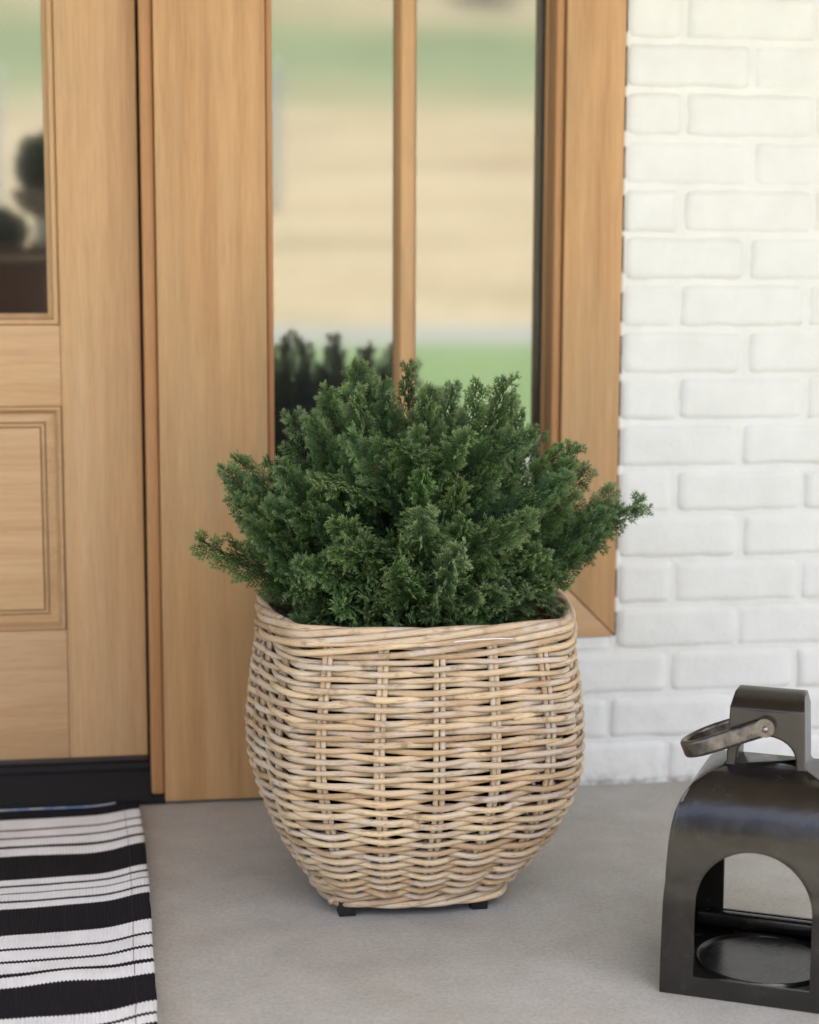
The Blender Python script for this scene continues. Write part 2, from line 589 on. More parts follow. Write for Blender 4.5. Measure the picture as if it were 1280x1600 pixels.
k.setp(Base_Color=k.ramp(k.noise(v, 12, 4), [(0.3, (0.26, 0.21, 0.18)), (0.7, (0.36, 0.30, 0.26))]), Roughness=0.8)
MAT['stone'] = k.m
MAT['brownwood'] = wood_mat('dark_brown_wood', 'x', (0.13, 0.042, 0.018), (0.17, 0.058, 0.026), (0.20, 0.075, 0.036), 0.1)
k = NT('ceiling_paint')
k.setp(Base_Color=(0.34, 0.25, 0.15), Roughness=0.6)
MAT['ceiling'] = k.m
k = NT('roof_shingle')
k.setp(Base_Color=(0.08, 0.075, 0.07), Roughness=0.9)
MAT['shingle'] = k.m
k = NT('interior_plaster')
k.setp(Base_Color=(0.10, 0.085, 0.07), Roughness=0.9)
MAT['interior'] = k.m

# ------------------------------------------------------------------ ground, outdoors
nzA, nzB = VNoise(3), VNoise(11)


def terrain(x, y):
    d = -y
    n = nzA(x * 0.05, y * 0.05) * 1.6 + nzB(x * 0.18, y * 0.18) * 0.35
    pts = [(3.0, -0.16), (17, -0.2), (24, -0.12), (34, 1.95), (62, 5.9), (92, 13.0), (150, 31.0), (260, 52)]
    z = pts[-1][1]
    for (d0, z0), (d1, z1) in zip(pts[:-1], pts[1:]):
        if d <= d1:
            t = max(0, (d - d0) / (d1 - d0))
            z = z0 + (z1 - z0) * t
            break
    return z + n * min(1.0, max(0.0, (d - 24) / 20))


def strip(name, d0, d1, nx, ny, mat, x0=-130, x1=130, lift=0.0, power=1.0):
    xs = np.linspace(x0, x1, nx)
    ys = [-(d0 + (d1 - d0) * (i / (ny - 1)) ** power) for i in range(ny)]
    me = grid_mesh(name, xs.tolist(), ys, lambda x, y: terrain(x, y) + lift)
    o = link_mesh(name, me, mat, None)
    for p in me.polygons: pass
    me.flip_normals()
    return tag(o, kind='structure')


floor = boxobj('porch_floor', (-4.5, 6.0, -3.3, 0.14, -0.16, 0.0), MAT['concrete'], None, bev=0.004)
tag(floor, kind='structure')
strip('bounce_apron', 3.302, 6.4, 60, 12, MAT['road'])  # unseen pale apron, added to bounce warm sunlight into the porch
strip('lawn', 6.4, 18.6, 60, 16, MAT['lawn'])
strip('road', 18.6, 23.6, 60, 6, MAT['road'])
strip('hillside', 23.6, 260, 90, 110, MAT['hill'], power=1.6)
# the land round and behind the house
me = grid_mesh('yard', [-130, -4.52], [-3.3, 60], lambda x, y: -0.17)
tag(link_mesh('side_yard', me, MAT['lawn']), kind='structure')
me = grid_mesh('yard', [6.02, 130], [-3.3, 60], lambda x, y: -0.17)
tag(link_mesh('side_yard', me, MAT['lawn']), kind='structure')


def tree(px_x, y, height, spread, seed, label):
    rnd = random.Random(seed)
    z0 = terrain(px_x, y) - 0.3
    t = empty('hill_tree', (px_x, y, z0), label, 'tree')
    pts = [(px_x + rnd.uniform(-.1, .1) * i, y + rnd.uniform(-.1, .1) * i, z0 + height * 0.62 * i / 6) for i in range(7)]
    me = tube_mesh('trunk', pts, np.linspace(height * 0.035, height * 0.012, 7), 8)
    link_mesh('trunk', me, MAT['bark'], t)
    bm = bmesh.new()
    clumps = []
    for i in range(26):
        a, e = rnd.uniform(0, 6.283), rnd.uniform(-0.5, 1.4)
        r = spread * rnd.uniform(0.35, 1.0)
        clumps.append((px_x + r * math.cos(a) * math.cos(e), y + r * math.sin(a) * math.cos(e), z0 + height * 0.62 + r * 0.9 * math.sin(e), spread * rnd.uniform(0.22, 0.42)))
    for cx, cyy, cz, cr0 in clumps:
        for i in range(130):
            d = Vector((rnd.gauss(0, 1), rnd.gauss(0, 1), rnd.gauss(0, 1))).normalized() * cr0 * rnd.uniform(0.6, 1.05)
            p = Vector((cx, cyy, cz)) + d
            u = Vector((rnd.gauss(0, 1), rnd.gauss(0, 1), rnd.gauss(0, 1))).normalized()
            w = u.cross(Vector((rnd.gauss(0, 1), rnd.gauss(0, 1), rnd.gauss(0, 1)))).normalized()
            s = rnd.uniform(0.12, 0.22)
            bm.faces.new([bm.verts.new(q) for q in (p - u * s, p + w * s * 0.6, p + u * s, p - w * s * 0.6)])
    obj('crown', bm, MAT['leaf'], t, smooth=False)


tree(5.6, -101, 7.5, 2.6, 1, 'dark leafy tree far up the hillside mirrored at the top left corner of the window')
tree(21.5, -103, 8.0, 3.0, 2, 'dark leafy tree far up the hillside mirrored at the top right corner of the window')
tree(-9.0, -112, 8.5, 3.2, 3, 'broad tree on the dry hilltop beyond the left gate post')


def gate_post(x, y, h, w, label):
    z0 = terrain(x, y)
    bm = bmesh.new()
    box(bm, x - w / 2, x + w / 2, y - w / 2, y + w / 2, z0 - 0.4, z0 + h, bev=0.01)
    t = empty('white_post', (x, y, z0), label, 'post', 'white posts on the bank across the road')
    obj('shaft', bm, MAT['white'], t)
    bm = bmesh.new()
    bmesh.ops.create_uvsphere(bm, u_segments=16, v_segments=8, radius=w * 0.52, matrix=Matrix.Translation((x, y, z0 + h)))
    obj('cap', bm, MAT['white'], t)


gate_post(2.97, -34.0, 2.75, 0.26, 'white round topped post mirrored beside the upper left edge of the window')
gate_post(-2.56, -34.0, 2.6, 0.30, 'white round topped post mirrored at the far left edge of the door glass')

# ------------------------------------------------------------------ house shell
HX0, HX1, HD = -4.5, 6.0, 4.2
roof = empty('porch_roof', (0, 0, 2.7), 'flat painted porch ceiling and shingled roof over the front entry', 'roof')
boxobj('ceiling', (HX0, HX1, -2.55, 0.0, 2.70, 2.76), MAT['ceiling'], roof, bev=0.004)
bm = bmesh.new()
q = [(HX0, -2.75, 2.762), (HX1, -2.75, 2.762), (HX1, 2.0, 4.3), (HX0, 2.0, 4.3), (HX1, HD + 0.3, 2.762), (HX0, HD + 0.3, 2.762)]
vs = [bm.verts.new(p) for p in q]
for f in ((0, 1, 2, 3), (3, 2, 4, 5), (0, 3, 5), (1, 4, 2), (0, 5, 4, 1)):
    bm.faces.new([vs[i] for i in f])
obj('roof_slope', bm, MAT['shingle'], roof, smooth=False)
for nm, dims in (('interior_floor', (HX0, HX1, 0.145, HD, -0.1, 0.05)), ('back_wall', (HX0, HX1, HD, HD + 0.1, -0.16, 2.755)),
                 ('left_wall', (HX0, HX0 + 0.1, 0.145, HD - 0.003, 0.053, 2.755)), ('right_wall', (HX1 - 0.1, HX1, 0.145, HD - 0.003, 0.053, 2.755)),
                 ('interior_ceiling', (HX0 + 0.103, HX1 - 0.103, 0.145, HD - 0.003, 2.60, 2.69))):
    tag(boxobj(nm, dims, MAT['interior'], None, bev=0), kind='structure')

# ------------------------------------------------------------------ brick wall
CO, BL = 0.07432, 0.2155
wall = empty('brick_wall', (1.0, 0.0, 0.0), 'white painted brick wall running right from the wooden window casing', 'wall')
nb1, nb2 = VNoise(21), VNoise(22)


def brick_bm(bm, x0, x1, z0, z1, seed, coarse=False):
    """one worn painted brick: a soft-edged height field standing on the mortar plane"""
    rnd = random.Random(seed)
    nx, nz = (5, 3) if coarse else (max(5, int((x1 - x0) / 0.013)), 7)
    face = -0.0002 + rnd.uniform(-0.0016, 0.0012)
    tiltx, tiltz = rnd.uniform(-0.0010, 0.0010), rnd.uniform(-0.0008, 0.0008)
    rc = rnd.uniform(0.003, 0.012)
    g = []
    eu = min(0.2, 0.0045 / (x1 - x0))
    ew = 0.075
    us = [0.0, eu] + [eu + (1 - 2 * eu) * (i + 1) / (nx + 1) for i in range(nx)] + [1 - eu, 1.0]
    ws = [0.0, ew] + [ew + (1 - 2 * ew) * (i + 1) / (nz + 1) for i in range(nz)] + [1 - ew, 1.0]
    for w in ws:
        row = []
        for u in us:
            x, z = x0 + (x1 - x0) * u, z0 + (z1 - z0) * w
            # wavy edges and rounded corners
            dx, dz = min(x - x0, x1 - x), min(z - z0, z1 - z)
            sxn, szn = (1 if u < 0.5 else -1), (1 if w < 0.5 else -1)
            jx = nb1(z * 60 + seed * 3.1, u * 2 + seed) * 0.0035
            jz = nb2(x * 45 + seed * 1.7, w * 2 + seed) * 0.0042
            if u in (0.0, 1.0) or u in (eu, 1 - eu): x += jx * 0.8
            if w in (0.0, 1.0) or w in (ew, 1 - ew): z += jz * 0.8
            if dx < rc and dz < rc:
                k_ = (1 - dx / rc) * (1 - dz / rc) * rc * 0.32
                x += sxn * k_
                z += szn * k_
            edge = (u in (0.0, 1.0)) or (w in (0.0, 1.0))
            y = face + tiltx * (u - .5) * 2 + tiltz * (w - .5) * 2 + nb1(x * 30 + seed, z * 40) * 0.0020 + nb2(x * 90 + seed, z * 110) * 0.0010
            if edge: y = 0.0044
            row.append(bm.verts.new((x, y, z)))
        g.append(row)
    for j in range(len(ws) - 1):
        for i in range(len(us) - 1):
            bm.faces.new((g[j][i], g[j][i + 1], g[j + 1][i + 1], g[j + 1][i]))


JN = 0.0072
X_END = 1.93
stuff_right = bmesh.new()
seed = 0
for r in range(36):
    z0, z1 = r * CO + JN / 2, (r + 1) * CO - JN / 2
    if r == 0: z0 = 0.001
    shift = 0.865 if r % 2 == 0 else 0.9765
    under = r <= 3
    xstart = 0.2155 if under else 0.7738
    edges = [shift + i * BL for i in range(-5, 26)]
    for a, b in zip(edges[:-1], edges[1:]):
        jt = random.uniform(-0.003, 0.003)
        x0, x1 = a + JN / 2 + jt, b - JN / 2 + jt + random.uniform(-.002, .002)
        if x1 < xstart + 0.02 or x0 > 5.9: continue
        segs = [(max(x0, xstart), x1, z0, z1)]
        if r == 3:      # course cut by the casing's lower edge
            if x0 < 0.772 < x1:
                segs = [(max(x0, xstart), 0.7685, z0, 0.2475), (0.7738, x1, z0, z1)] if x1 > 0.80 else [(max(x0, xstart), 0.7685, z0, 0.2475)]
            elif x1 <= 0.772:
                segs = [(max(x0, xstart), x1, z0, 0.2475)]
        for (sx0, sx1, sz0, sz1) in segs:
            if sx1 - sx0 < 0.02: continue
            seed += 1
            if r < 19 and sx1 < X_END - 0.3:
                bm = bmesh.new()
                brick_bm(bm, sx0, sx1, sz0, sz1, seed)
                obj('brick', bm, MAT['brick'], wall, angle=None)
            else:
                brick_bm(stuff_right, sx0, sx1, sz0, sz1, seed, True)
tag(obj('far_bricks', stuff_right, MAT['brick'], wall, angle=None), kind='stuff')
# mortar sheet: uneven, brushed over with the same paint
nzM = VNoise(33)


def mortar(name, x0, x1, z0, z1, parent, step=0.012):
    bm = bmesh.new()
    nx, nz = max(2, int((x1 - x0) / step)), max(2, int((z1 - z0) / step))
    g = [[bm.verts.new((x0 + (x1 - x0) * i / nx, 0.0030 + nzM(i * step * 40, j * step * 40) * 0.0022, z0 + (z1 - z0) * j / nz)) for i in range(nx + 1)] for j in range(nz + 1)]
    for j in range(nz):
        for i in range(nx):
            bm.faces.new((g[j][i], g[j][i + 1], g[j + 1][i + 1], g[j + 1][i]))
    return obj(name, bm, MAT['brick'], parent, angle=None)


mortar('mortar', 0.7732, 2.0, 0.0, 1.5, wall)
mortar('mortar', 2.0, 5.9, 0.0, 2.69, wall, 0.06)
mortar('mortar', 0.7732, 2.0, 1.5, 2.69, wall, 0.05)
mortar('mortar', 0.2125, 0.7732, 0.0, 0.2485, wall)
bm = bmesh.new()
for r in range(4, 18):      # smears of mortar that bridge the gap to the casing
    z = r * CO + random.uniform(-.003, .003)
    h = random.uniform(0.004, 0.016)
    box(bm, 0.7695, 0.7775, 0.0008, 0.0165, z - h, z + h, bev=0.0025)
obj('mortar_smear', bm, MAT['brick'], wall)
boxobj('backing', (0.2125, 5.9, 0.018, 0.12, 0.0, 0.246), MAT['dark'], wall, bev=0)
boxobj('backing', (0.772, 5.9, 0.018, 0.12, 0.2463, 2.69), MAT['dark'], wall, bev=0)
# the wall left of the door and above the entry
lw = empty('brick_wall', (-2.5, 0.0, 0.0), 'white painted brick wall on the far left side of the front door', 'wall')
bm = bmesh.new()
for r in range(36):
    z0, z1 = r * CO + JN / 2, (r + 1) * CO - JN / 2
    shift = -4.5 + (0 if r % 2 == 0 else -BL / 2)
    for i in range(18):
        x0, x1 = shift + i * BL + JN / 2, shift + (i + 1) * BL - JN / 2
        if x1 > -1.10: continue
        brick_bm(bm, x0, x1, z0, z1, 5000 + r * 40 + i, True)
tag(obj('far_bricks', bm, MAT['brick'], lw, angle=None), kind='stuff')
mortar('mortar', -4.5, -1.06, 0.0, 2.69, lw, 0.06)
boxobj('backing', (-4.4, -1.06, 0.018, 0.12, 0.0, 2.69), MAT['dark'], lw, bev=0)

# ------------------------------------------------------------------ entry frame and sidelight window
TOP = 2.16
fr_ = empty('sidelight_window', (0.43, 0.05, 0.0), 'tall honey wood window beside the door, with wide casing and a slim centre bar', 'window')
boxobj('post', (0.0445, 0.2105, -0.004, 0.125, 0.004, TOP), MAT['wood_v'], fr_, bev=0.0022)
bm = bmesh.new()
box(bm, 0.2112, 0.2215, 0.003, 0.076, 0.36, TOP, bev=0.003, seg=3)
obj('bead', bm, MAT['bead'], fr_)
# door side jamb bead, rounded
bm = bmesh.new()
box(bm, 0.0235, 0.0438, 0.008, 0.12, 0.0125, TOP, bev=0.004, seg=3)
obj('jamb_bead', bm, MAT['bead'], fr_)
boxobj('jamb_shadow_gap', (0.0190, 0.0233, 0.066, 0.12, 0.03, TOP), MAT['gap'], fr_, bev=0)
# right casing with mitred foot and the level casing under the glass
def prism(name, outline, y0, y1, mat, parent, bev=0.002):
    bm = bmesh.new()
    f = [bm.verts.new((x, y0, z)) for x, z in outline]
    b = [bm.verts.new((x, y1, z)) for x, z in outline]
    bm.faces.new(f)
    bm.faces.new(list(reversed(b)))
    n = len(outline)
    for i in range(n):
        j = (i + 1) % n
        bm.faces.new((f[i], b[i], b[j], f[j]))
    bmesh.ops.bevel(bm, geom=[e for e in bm.edges], offset=bev, segments=2, affect='EDGES', profile=0.5)
    return obj(name, bm, mat, parent)


prism('casing', [(0.6755, 0.3445), (0.769, 0.251), (0.769, TOP), (0.6755, TOP)], -0.005, 0.06, MAT['wood_v'], fr_)
prism('casing', [(0.2115, 0.2495), (0.7685, 0.2495), (0.675, 0.343), (0.2115, 0.343)], -0.0046, 0.06, MAT['wood_h'], fr_)
boxobj('post', (-1.058, -0.893, -0.004, 0.125, 0.004, TOP), MAT['wood_v'], fr_, bev=0.0022)
boxobj('head_casing', (-1.05, 0.769, -0.004, 0.125, TOP + 0.001, TOP + 0.11), MAT['wood_h'], fr_, bev=0.002)
bm = bmesh.new()
box(bm, 0.6605, 0.6740, 0.0035, 0.0595, 0.3455, TOP - 0.002, bev=0.0032, seg=3)
obj('bead', bm, MAT['bead'], fr_)
bm = bmesh.new()
box(bm, 0.2225, 0.6600, 0.0035, 0.0595, 0.3445, 0.3585, bev=0.0032, seg=3)
obj('bead', bm, MAT['bead'], fr_)
boxobj('jamb', (0.6590, 0.6740, 0.0600, 0.125, 0.36, TOP), MAT['wood_v'], fr_, bev=0.001)
boxobj('gasket', (0.6548, 0.6588, 0.0745, 0.085, 0.36, TOP), MAT['dark'], fr_, bev=0.0004)
# muntin with sloped sides
bm = bmesh.new()
for (x0, x1), y in (((0.4175, 0.4535), 0.0775), ((0.4195, 0.4515), 0.062), ((0.4240, 0.4478), 0.052), ((0.4262, 0.4456), 0.0495)):
    for z in (0.36, TOP): [bm.verts.new((x, y, z)) for x in (x0, x1)]
bm.verts.ensure_lookup_table()
V = bm.verts
for i in range(3):
    a, b = i * 4, (i + 1) * 4
    bm.faces.new((V[a], V[a + 2], V[b + 2], V[b]))
    bm.faces.new((V[a + 1], V[b + 1], V[b + 3], V[a + 3]))
bm.faces.new((V[12], V[14], V[15], V[13]))
obj('muntin', bm, MAT['wood_v'], fr_, angle=12)
gp = boxobj('glass_pane', (0.2225, 0.6546, 0.0785, 0.0825, 0.36, TOP), MAT['glass'], fr_, bev=0)

# ------------------------------------------------------------------ door
door = empty('front_door', (-0.44, 0.07, 0.067), 'honey wood front door with a glass light above a raised panel', 'door')
DY = 0.05
DL, DR, DTOP = -0.887, 0.0188, 2.13
SL, SR = -0.771, -0.1035
boxobj('stile', (SR + 0.0006, DR, DY, DY + 0.045, 0.067, DTOP), MAT['wood_door'], door, bev=0.0012)
boxobj('stile', (DL, SL - 0.0006, DY, DY + 0.045, 0.067, DTOP), MAT['wood_door'], door, bev=0.0012)
boxobj('rail', (SL, SR, DY + 0.0004, DY + 0.045, 0.067, 0.274), MAT['wood_h'], door, bev=0.0012)
boxobj('rail', (SL, SR, DY + 0.0004, DY + 0.045, 0.626, 0.750), MAT['wood_h'], door, bev=0.0012)
boxobj('rail', (SL, SR, DY + 0.0004, DY + 0.045, 1.98, DTOP), MAT['wood_h'], door, bev=0.0012)
bm = bmesh.new()
rect_profile(bm, SL, SR, 0.274, 0.626, [(0.0, DY + 0.02), (0.0006, DY - 0.0005), (0.0025, DY - 0.0035), (0.0055, DY - 0.0032), (0.0085, DY + 0.002), (0.0105, DY + 0.0085), (0.0118, DY + 0.0095)])
obj('panel_moulding', bm, MAT['wood_h'], door, angle=30)
bm = bmesh.new()
rect_profile(bm, SL, SR, 0.274, 0.626, [(0.0112, DY + 0.0105), (0.0245, DY + 0.0065), (0.0250, DY + 0.0115), (0.0272, DY + 0.0115), (0.0278, DY + 0.0045), (0.0310, DY + 0.0040), (0.0315, DY + 0.0095), (0.0335, DY + 0.0095), (0.0341, DY + 0.0020)], fill=True)
obj('raised_panel', bm, MAT['wood_h'], door, angle=20)
bm = bmesh.new()
rect_profile(bm, SL, SR, 0.750, 1.98, [(0.0, DY + 0.02), (0.0006, DY - 0.0005), (0.003, DY - 0.0035), (0.008, DY - 0.0028), (0.0095, DY + 0.004), (0.0125, DY + 0.009), (0.0165, DY + 0.012), (0.018, DY + 0.020), (0.018, DY + 0.026)])
obj('glass_moulding', bm, MAT['wood_door'], door, angle=30)
boxobj('glass_pane', (SL + 0.012, SR - 0.012, DY + 0.0235, DY + 0.0275, 0.757, 1.97), MAT['glass'], door, bev=0)
boxobj('door_sweep', (DL, DR, DY + 0.006, DY + 0.035, 0.056, 0.0665), MAT['sweep'], door, bev=0.001)

th = empty('door_threshold', (-0.44, 0.03, 0.0), 'black sloped threshold under the wooden door, behind the striped rug', 'threshold')
bm = bmesh.new()
prof = [(-0.004, 0.001), (-0.004, 0.010), (0.004, 0.0145), (0.040, 0.043), (0.050, 0.0455), (0.052, 0.0545), (0.062, 0.0545), (0.063, 0.047), (0.13, 0.047), (0.13, 0.001)]
A = [bm.verts.new((-0.93, y, z)) for y, z in prof]
B = [bm.verts.new((0.0230, y, z)) for y, z in prof]
bm.faces.new(A)
bm.faces.new(list(reversed(B)))
for i in range(len(prof)):
    j = (i + 1) % len(prof)
    bm.faces.new((A[i], B[i], B[j], A[j]))
obj('sill', bm, MAT['black'], th, angle=20)
boxobj('end_block', (0.0235, 0.0440, -0.003, 0.12, 0.001, 0.0120), MAT['black'], th, bev=0.001)

# ------------------------------------------------------------------ rug
nzR, nzR2 = VNoise(41), VNoise(42)
rx = np.concatenate([np.linspace(-0.92, -0.3, 24)[:-1], np.linspace(-0.3, 0.0, 46)])
ry = np.linspace(0, RUG_L, 150)
bm = bmesh.new()
uvl = bm.loops.layers.uv.new('UVMap')


def rug_pt(s, t):
    """s = distance left of the right hem (negative inward), t = distance from the back edge"""
    ex = 0.003 + 0.0165 * (1 - math.exp(-t / 0.33)) + nzR(t * 22, 1.5) * 0.003
    curl = math.exp(-(s / 0.042) ** 2) * (0.010 + nzR(t * 7, 3.3) * 0.007)
    z = 0.0055 + curl + nzR2(s * 12, t * 9) * 0.0022 + max(0, nzR(s * 5 + 4, t * 6 + 2)) * 0.003
    z += 0.004 * math.exp(-((t - 0.68) / 0.035) ** 2) * math.exp(-((s + 0.10) / 0.05) ** 2)
    y = -0.0135 - t + s * -0.0 - 0.0095 * min(1, -s / 0.25) + 0.0055 * math.exp(-((t - 0.68) / 0.035) ** 2) * math.exp(-((s + 0.10) / 0.05) ** 2)
    return (ex + s, y, z)


G = [[bm.verts.new(rug_pt(s, t)) for s in rx] for t in ry]
for j in range(len(ry) - 1):
    for i in range(len(rx) - 1):
        f = bm.faces.new((G[j][i], G[j + 1][i], G[j + 1][i + 1], G[j][i + 1]))
        for lp, (ii, jj) in zip(f.loops, ((i, j), (i, j + 1), (i + 1, j + 1), (i + 1, j))):
            lp[uvl].uv = (rx[ii] + 2.0, ry[jj] + 0.012)
me = bpy.data.meshes.new('rug_weave')
bm.to_mesh(me)
bm.free()
rug = empty('striped_rug', (-0.45, -0.45, 0.0), 'black and white striped woven cotton rug lying before the door', 'rug')
o = link_mesh('weave', me, MAT['rug'], rug)
md = o.modifiers.new('thick', 'SOLIDIFY')
md.thickness = 0.0048
md.offset = -1 if me.polygons[0].normal.z > 0 else 1
pts = [(rug_pt(s, 0)[0], rug_pt(s, 0)[1] + 0.0022, rug_pt(s, 0)[2] - 0.0005) for s in np.linspace(-0.9, -0.035, 60)]
link_mesh('selvedge', tube_mesh('selvedge', pts, 0.0024, 6), MAT['selvedge'], rug)
pts = [(rug_pt(-0.0235, t)[0], rug_pt(-0.0235, t)[1], rug_pt(-0.0235, t)[2] + 0.0001) for t in np.linspace(0.01, 0.9, 160)]
link_mesh('hem_stitching', tube_mesh('hem_stitching', pts, 0.00028, 4), MAT['thread'], rug)

# ------------------------------------------------------------------ wicker basket
BX, BY = 0.3735, -0.412
basket = empty('wicker_basket', (BX, BY, 0.0), 'square woven rattan basket planter standing on small black feet', 'basket')
zk = np.array([.022, .06, .1, .15, .2, .25, .3, .35, .39])
ak = np.array([.132, .157, .183, .206, .220, .221, .216, .211, .208]) + np.array([-.0075, -.0030, -.0025, -.0030, -.0030, -.0035, -.0045, -.0065, -.0080])
zf = np.linspace(zk[0], zk[-1], 400)
af = np.interp(zf, zk, ak)
ker = np.hanning(41)
ker /= ker.sum()
af = np.convolve(np.pad(af, 20, mode='reflect', reflect_type='odd'), ker, 'valid')
arc = np.concatenate([[0], np.cumsum(np.hypot(np.diff(zf), np.diff(af)))])
NEXP = 4.2
th_t = np.linspace(0, 2 * np.pi, 2881)
ct, st = np.cos(th_t), np.sin(th_t)
# bowed sides meeting in tight corners
CC = 0.835
tq = np.linspace(-1, 1, 721)[:-1]
sx_, sy_ = CC * tq, 1 - (1 - CC) * np.abs(tq) ** 2.0
ux = np.concatenate([sy_, -sx_, -sy_, sx_])
uy = np.concatenate([sx_, sy_, -sx_, -sy_])
kr = np.hanning(95)
kr /= kr.sum()
ux = np.convolve(np.concatenate([ux[-47:], ux, ux[:47]]), kr, 'valid')
uy = np.convolve(np.concatenate([uy[-47:], uy, uy[:47]]), kr, 'valid')
ux, uy = np.append(ux, ux[0]), np.append(uy, uy[0])
tx_, ty_ = np.gradient(ux), np.gradient(uy)
tx_[0] = tx_[-1] = ux[1] - ux[-2]
ty_[0] = ty_[-1] = uy[1] - uy[-2]
qq = np.hypot(tx_, ty_)
unx, uny = ty_ / qq, -tx_ / qq
pl = np.concatenate([[0], np.cumsum(np.hypot(np.diff(ux), np.diff(uy)))])
PER_U = pl[-1]


def unit(s):
    """point and outward normal of the unit section, s in [0,1) along its length; s=0.75 faces the camera"""
    s = (np.asarray(s) % 1.0) * PER_U
    s = (s - 0.125 * PER_U + PER_U + 0.125 * PER_U) % PER_U
    x, y = np.interp(s, pl, ux), np.interp(s, pl, uy)
    nx, ny = np.interp(s, pl, unx), np.interp(s, pl, uny)
    q = np.hypot(nx, ny) + 1e-9
    return x, y, nx / q, ny / q


def surf(s, l, offs):
    """surface point: s round the basket, l along the wall's slope from the base, offs along the normal"""
    l = np.clip(l, 0, arc[-1])
    z = np.interp(l, arc, zf)
    a = np.interp(l, arc, af)
    da = np.gradient(af, zf)
    sl = np.interp(z, zf, da)
    x, y, nx, ny = unit(s)
    q = np.sqrt(1 + sl ** 2)
    bx = BX - 0.010 * np.clip(1 - z / 0.16, 0, 1)
    return np.stack([bx + a * x + offs * nx / q, BY + a * y + offs * ny / q, z - offs * sl / q], -1)


NSP = 20
S0 = 0.875
rnd = random.Random(5)
# spokes, in pairs
for kx in range(NSP):
    for e in (-1, 1):
        jit = rnd.uniform(-.0012, .0012)
        l = np.linspace(0.0, arc[-1], 40)
        z = np.interp(l, arc, zf)
        a = np.interp(l, arc, af)
        s = S0 + kx / NSP + e * 0.0040 / (a * PER_U) + jit * np.ones_like(l) * 0.6 + 0.0008 * np.sin(l * 20 + kx)
        p = surf(s, l, np.zeros_like(l))
        link_mesh('spoke', tube_mesh('spoke', p, rnd.uniform(0.0033, 0.0039), 7), MAT['rattan'], basket)
# woven rows
NROW = 48
L0, L1 = 0.012, arc[-1] - 0.030
for i in range(NROW):
    lc = L0 + (L1 - L0) * (i + 0.5) / NROW
    cuts = sorted([rnd.random(), rnd.random()])
    if abs(cuts[0] - cuts[1]) < 0.2: cuts[1] = (cuts[0] + 0.5) % 1
    cuts.sort()
    spans = [(cuts[0] - 0.006, cuts[1] + 0.010), (cuts[1] - 0.006, cuts[0] + 1.010)]
    for a0, a1 in spans:
        n = max(24, int((a1 - a0) * NSP * 14))
        s = np.linspace(a0, a1, n)
        amp = 0.0062
        w = np.cos(np.pi * NSP * s + np.pi * i)
        offs = amp * np.sign(w) * np.abs(w) ** 1.15
        ph = rnd.uniform(0, 6.28)
        wob = np.array([VN for VN in (0.0011 * np.sin(s * 37 + ph) + 0.0008 * np.sin(s * 83 + 2 * ph))])
        p = surf(S0 + s, lc + wob, offs)
        r0 = rnd.uniform(0.0036, 0.0047)
        rad = r0 * (1 + 0.07 * np.sin(s * 61 + ph))
        # nodes of the cane
        for _ in range(int(4 * (a1 - a0)) + 1):
            c0 = rnd.uniform(a0, a1)
            rad = rad * (1 + 0.13 * np.exp(-((s - c0) / 0.0022) ** 2))
        ends = np.minimum(s - a0, a1 - s)
        rad = rad * (0.72 + 0.28 * np.clip(ends / 0.012, 0, 1))
        link_mesh('strand', tube_mesh('strand', p, rad, 8), MAT['rattan'], basket)


def braid(name, lc, n, turns, hv, hr, r, span=1.0, seed=0, extra=0.0):
    rd = random.Random(seed)
    for q in range(n):
        st0 = rd.random()
        ss = np.linspace(st0, st0 + span * rd.uniform(0.96, 1.03), 240)
        ph = 2 * np.pi * q / n
        t = 2 * np.pi * turns * ss + ph
        p = surf(S0 + ss, lc + 0 * ss, 0.002 + hr * np.cos(t))
        p[:, 2] += hv * np.sin(t) + extra
        link_mesh(name, tube_mesh(name, p, r * rd.uniform(0.88, 1.12), 8), MAT['rattan'], basket)


braid('rim_strand', arc[-1], 5, 3.0, 0.0085, 0.0058, 0.0052, 1.0, 3, -0.0015)
braid('rim_strand', arc[-1] - 0.018, 4, 3.0, 0.0085, 0.0062, 0.0043, 1.0, 4)
braid('base_strand', 0.0045, 5, 3.0, 0.0065, 0.0060, 0.0042, 1.0, 6)
# stub ends of cane at the foot
for s in (0.748,):
    p0 = surf(np.array([s]), np.array([0.006]), np.array([0.006]))[0]
    d = np.array([p0[0] - BX, p0[1] - BY, 0])
    d /= np.linalg.norm(d)
    p = np.array([p0 + d * t + np.array([0, 0, -0.25 * t]) for t in np.linspace(-0.012, 0.011, 4)])
    link_mesh('cane_stub', tube_mesh('cane_stub', p, 0.0036, 7), MAT['rattan'], basket)
ss = np.linspace(0.012, 0.066, 30)
p = surf(S0 + ss, arc[-1] - 0.010 + 0 * ss, 0.0165 + 0 * ss)
p[:, 2] += 0.003 * np.sin(ss * 40) + 0.0015
link_mesh('raffia_tie', tube_mesh('raffia_tie', p, 0.0007, 5), MAT['raffia'], basket)
for fx in (0.2585, 0.4345):
    for fy in (-0.5290, -0.320):
        boxobj('foot', (fx, fx + 0.0225, fy, fy + 0.024, 0.0005, 0.0215), MAT['black'], basket, bev=0.0012)
bm = bmesh.new()
ring = []
sb = np.linspace(0, 1, 48, endpoint=False)
x, y, _, _ = unit(sb)
bm.faces.new([bm.verts.new((BX - 0.010 + 0.112 * a, BY + 0.112 * b, 0.026)) for a, b in zip(x, y)])
obj('base_panel', bm, MAT['soil'], basket)

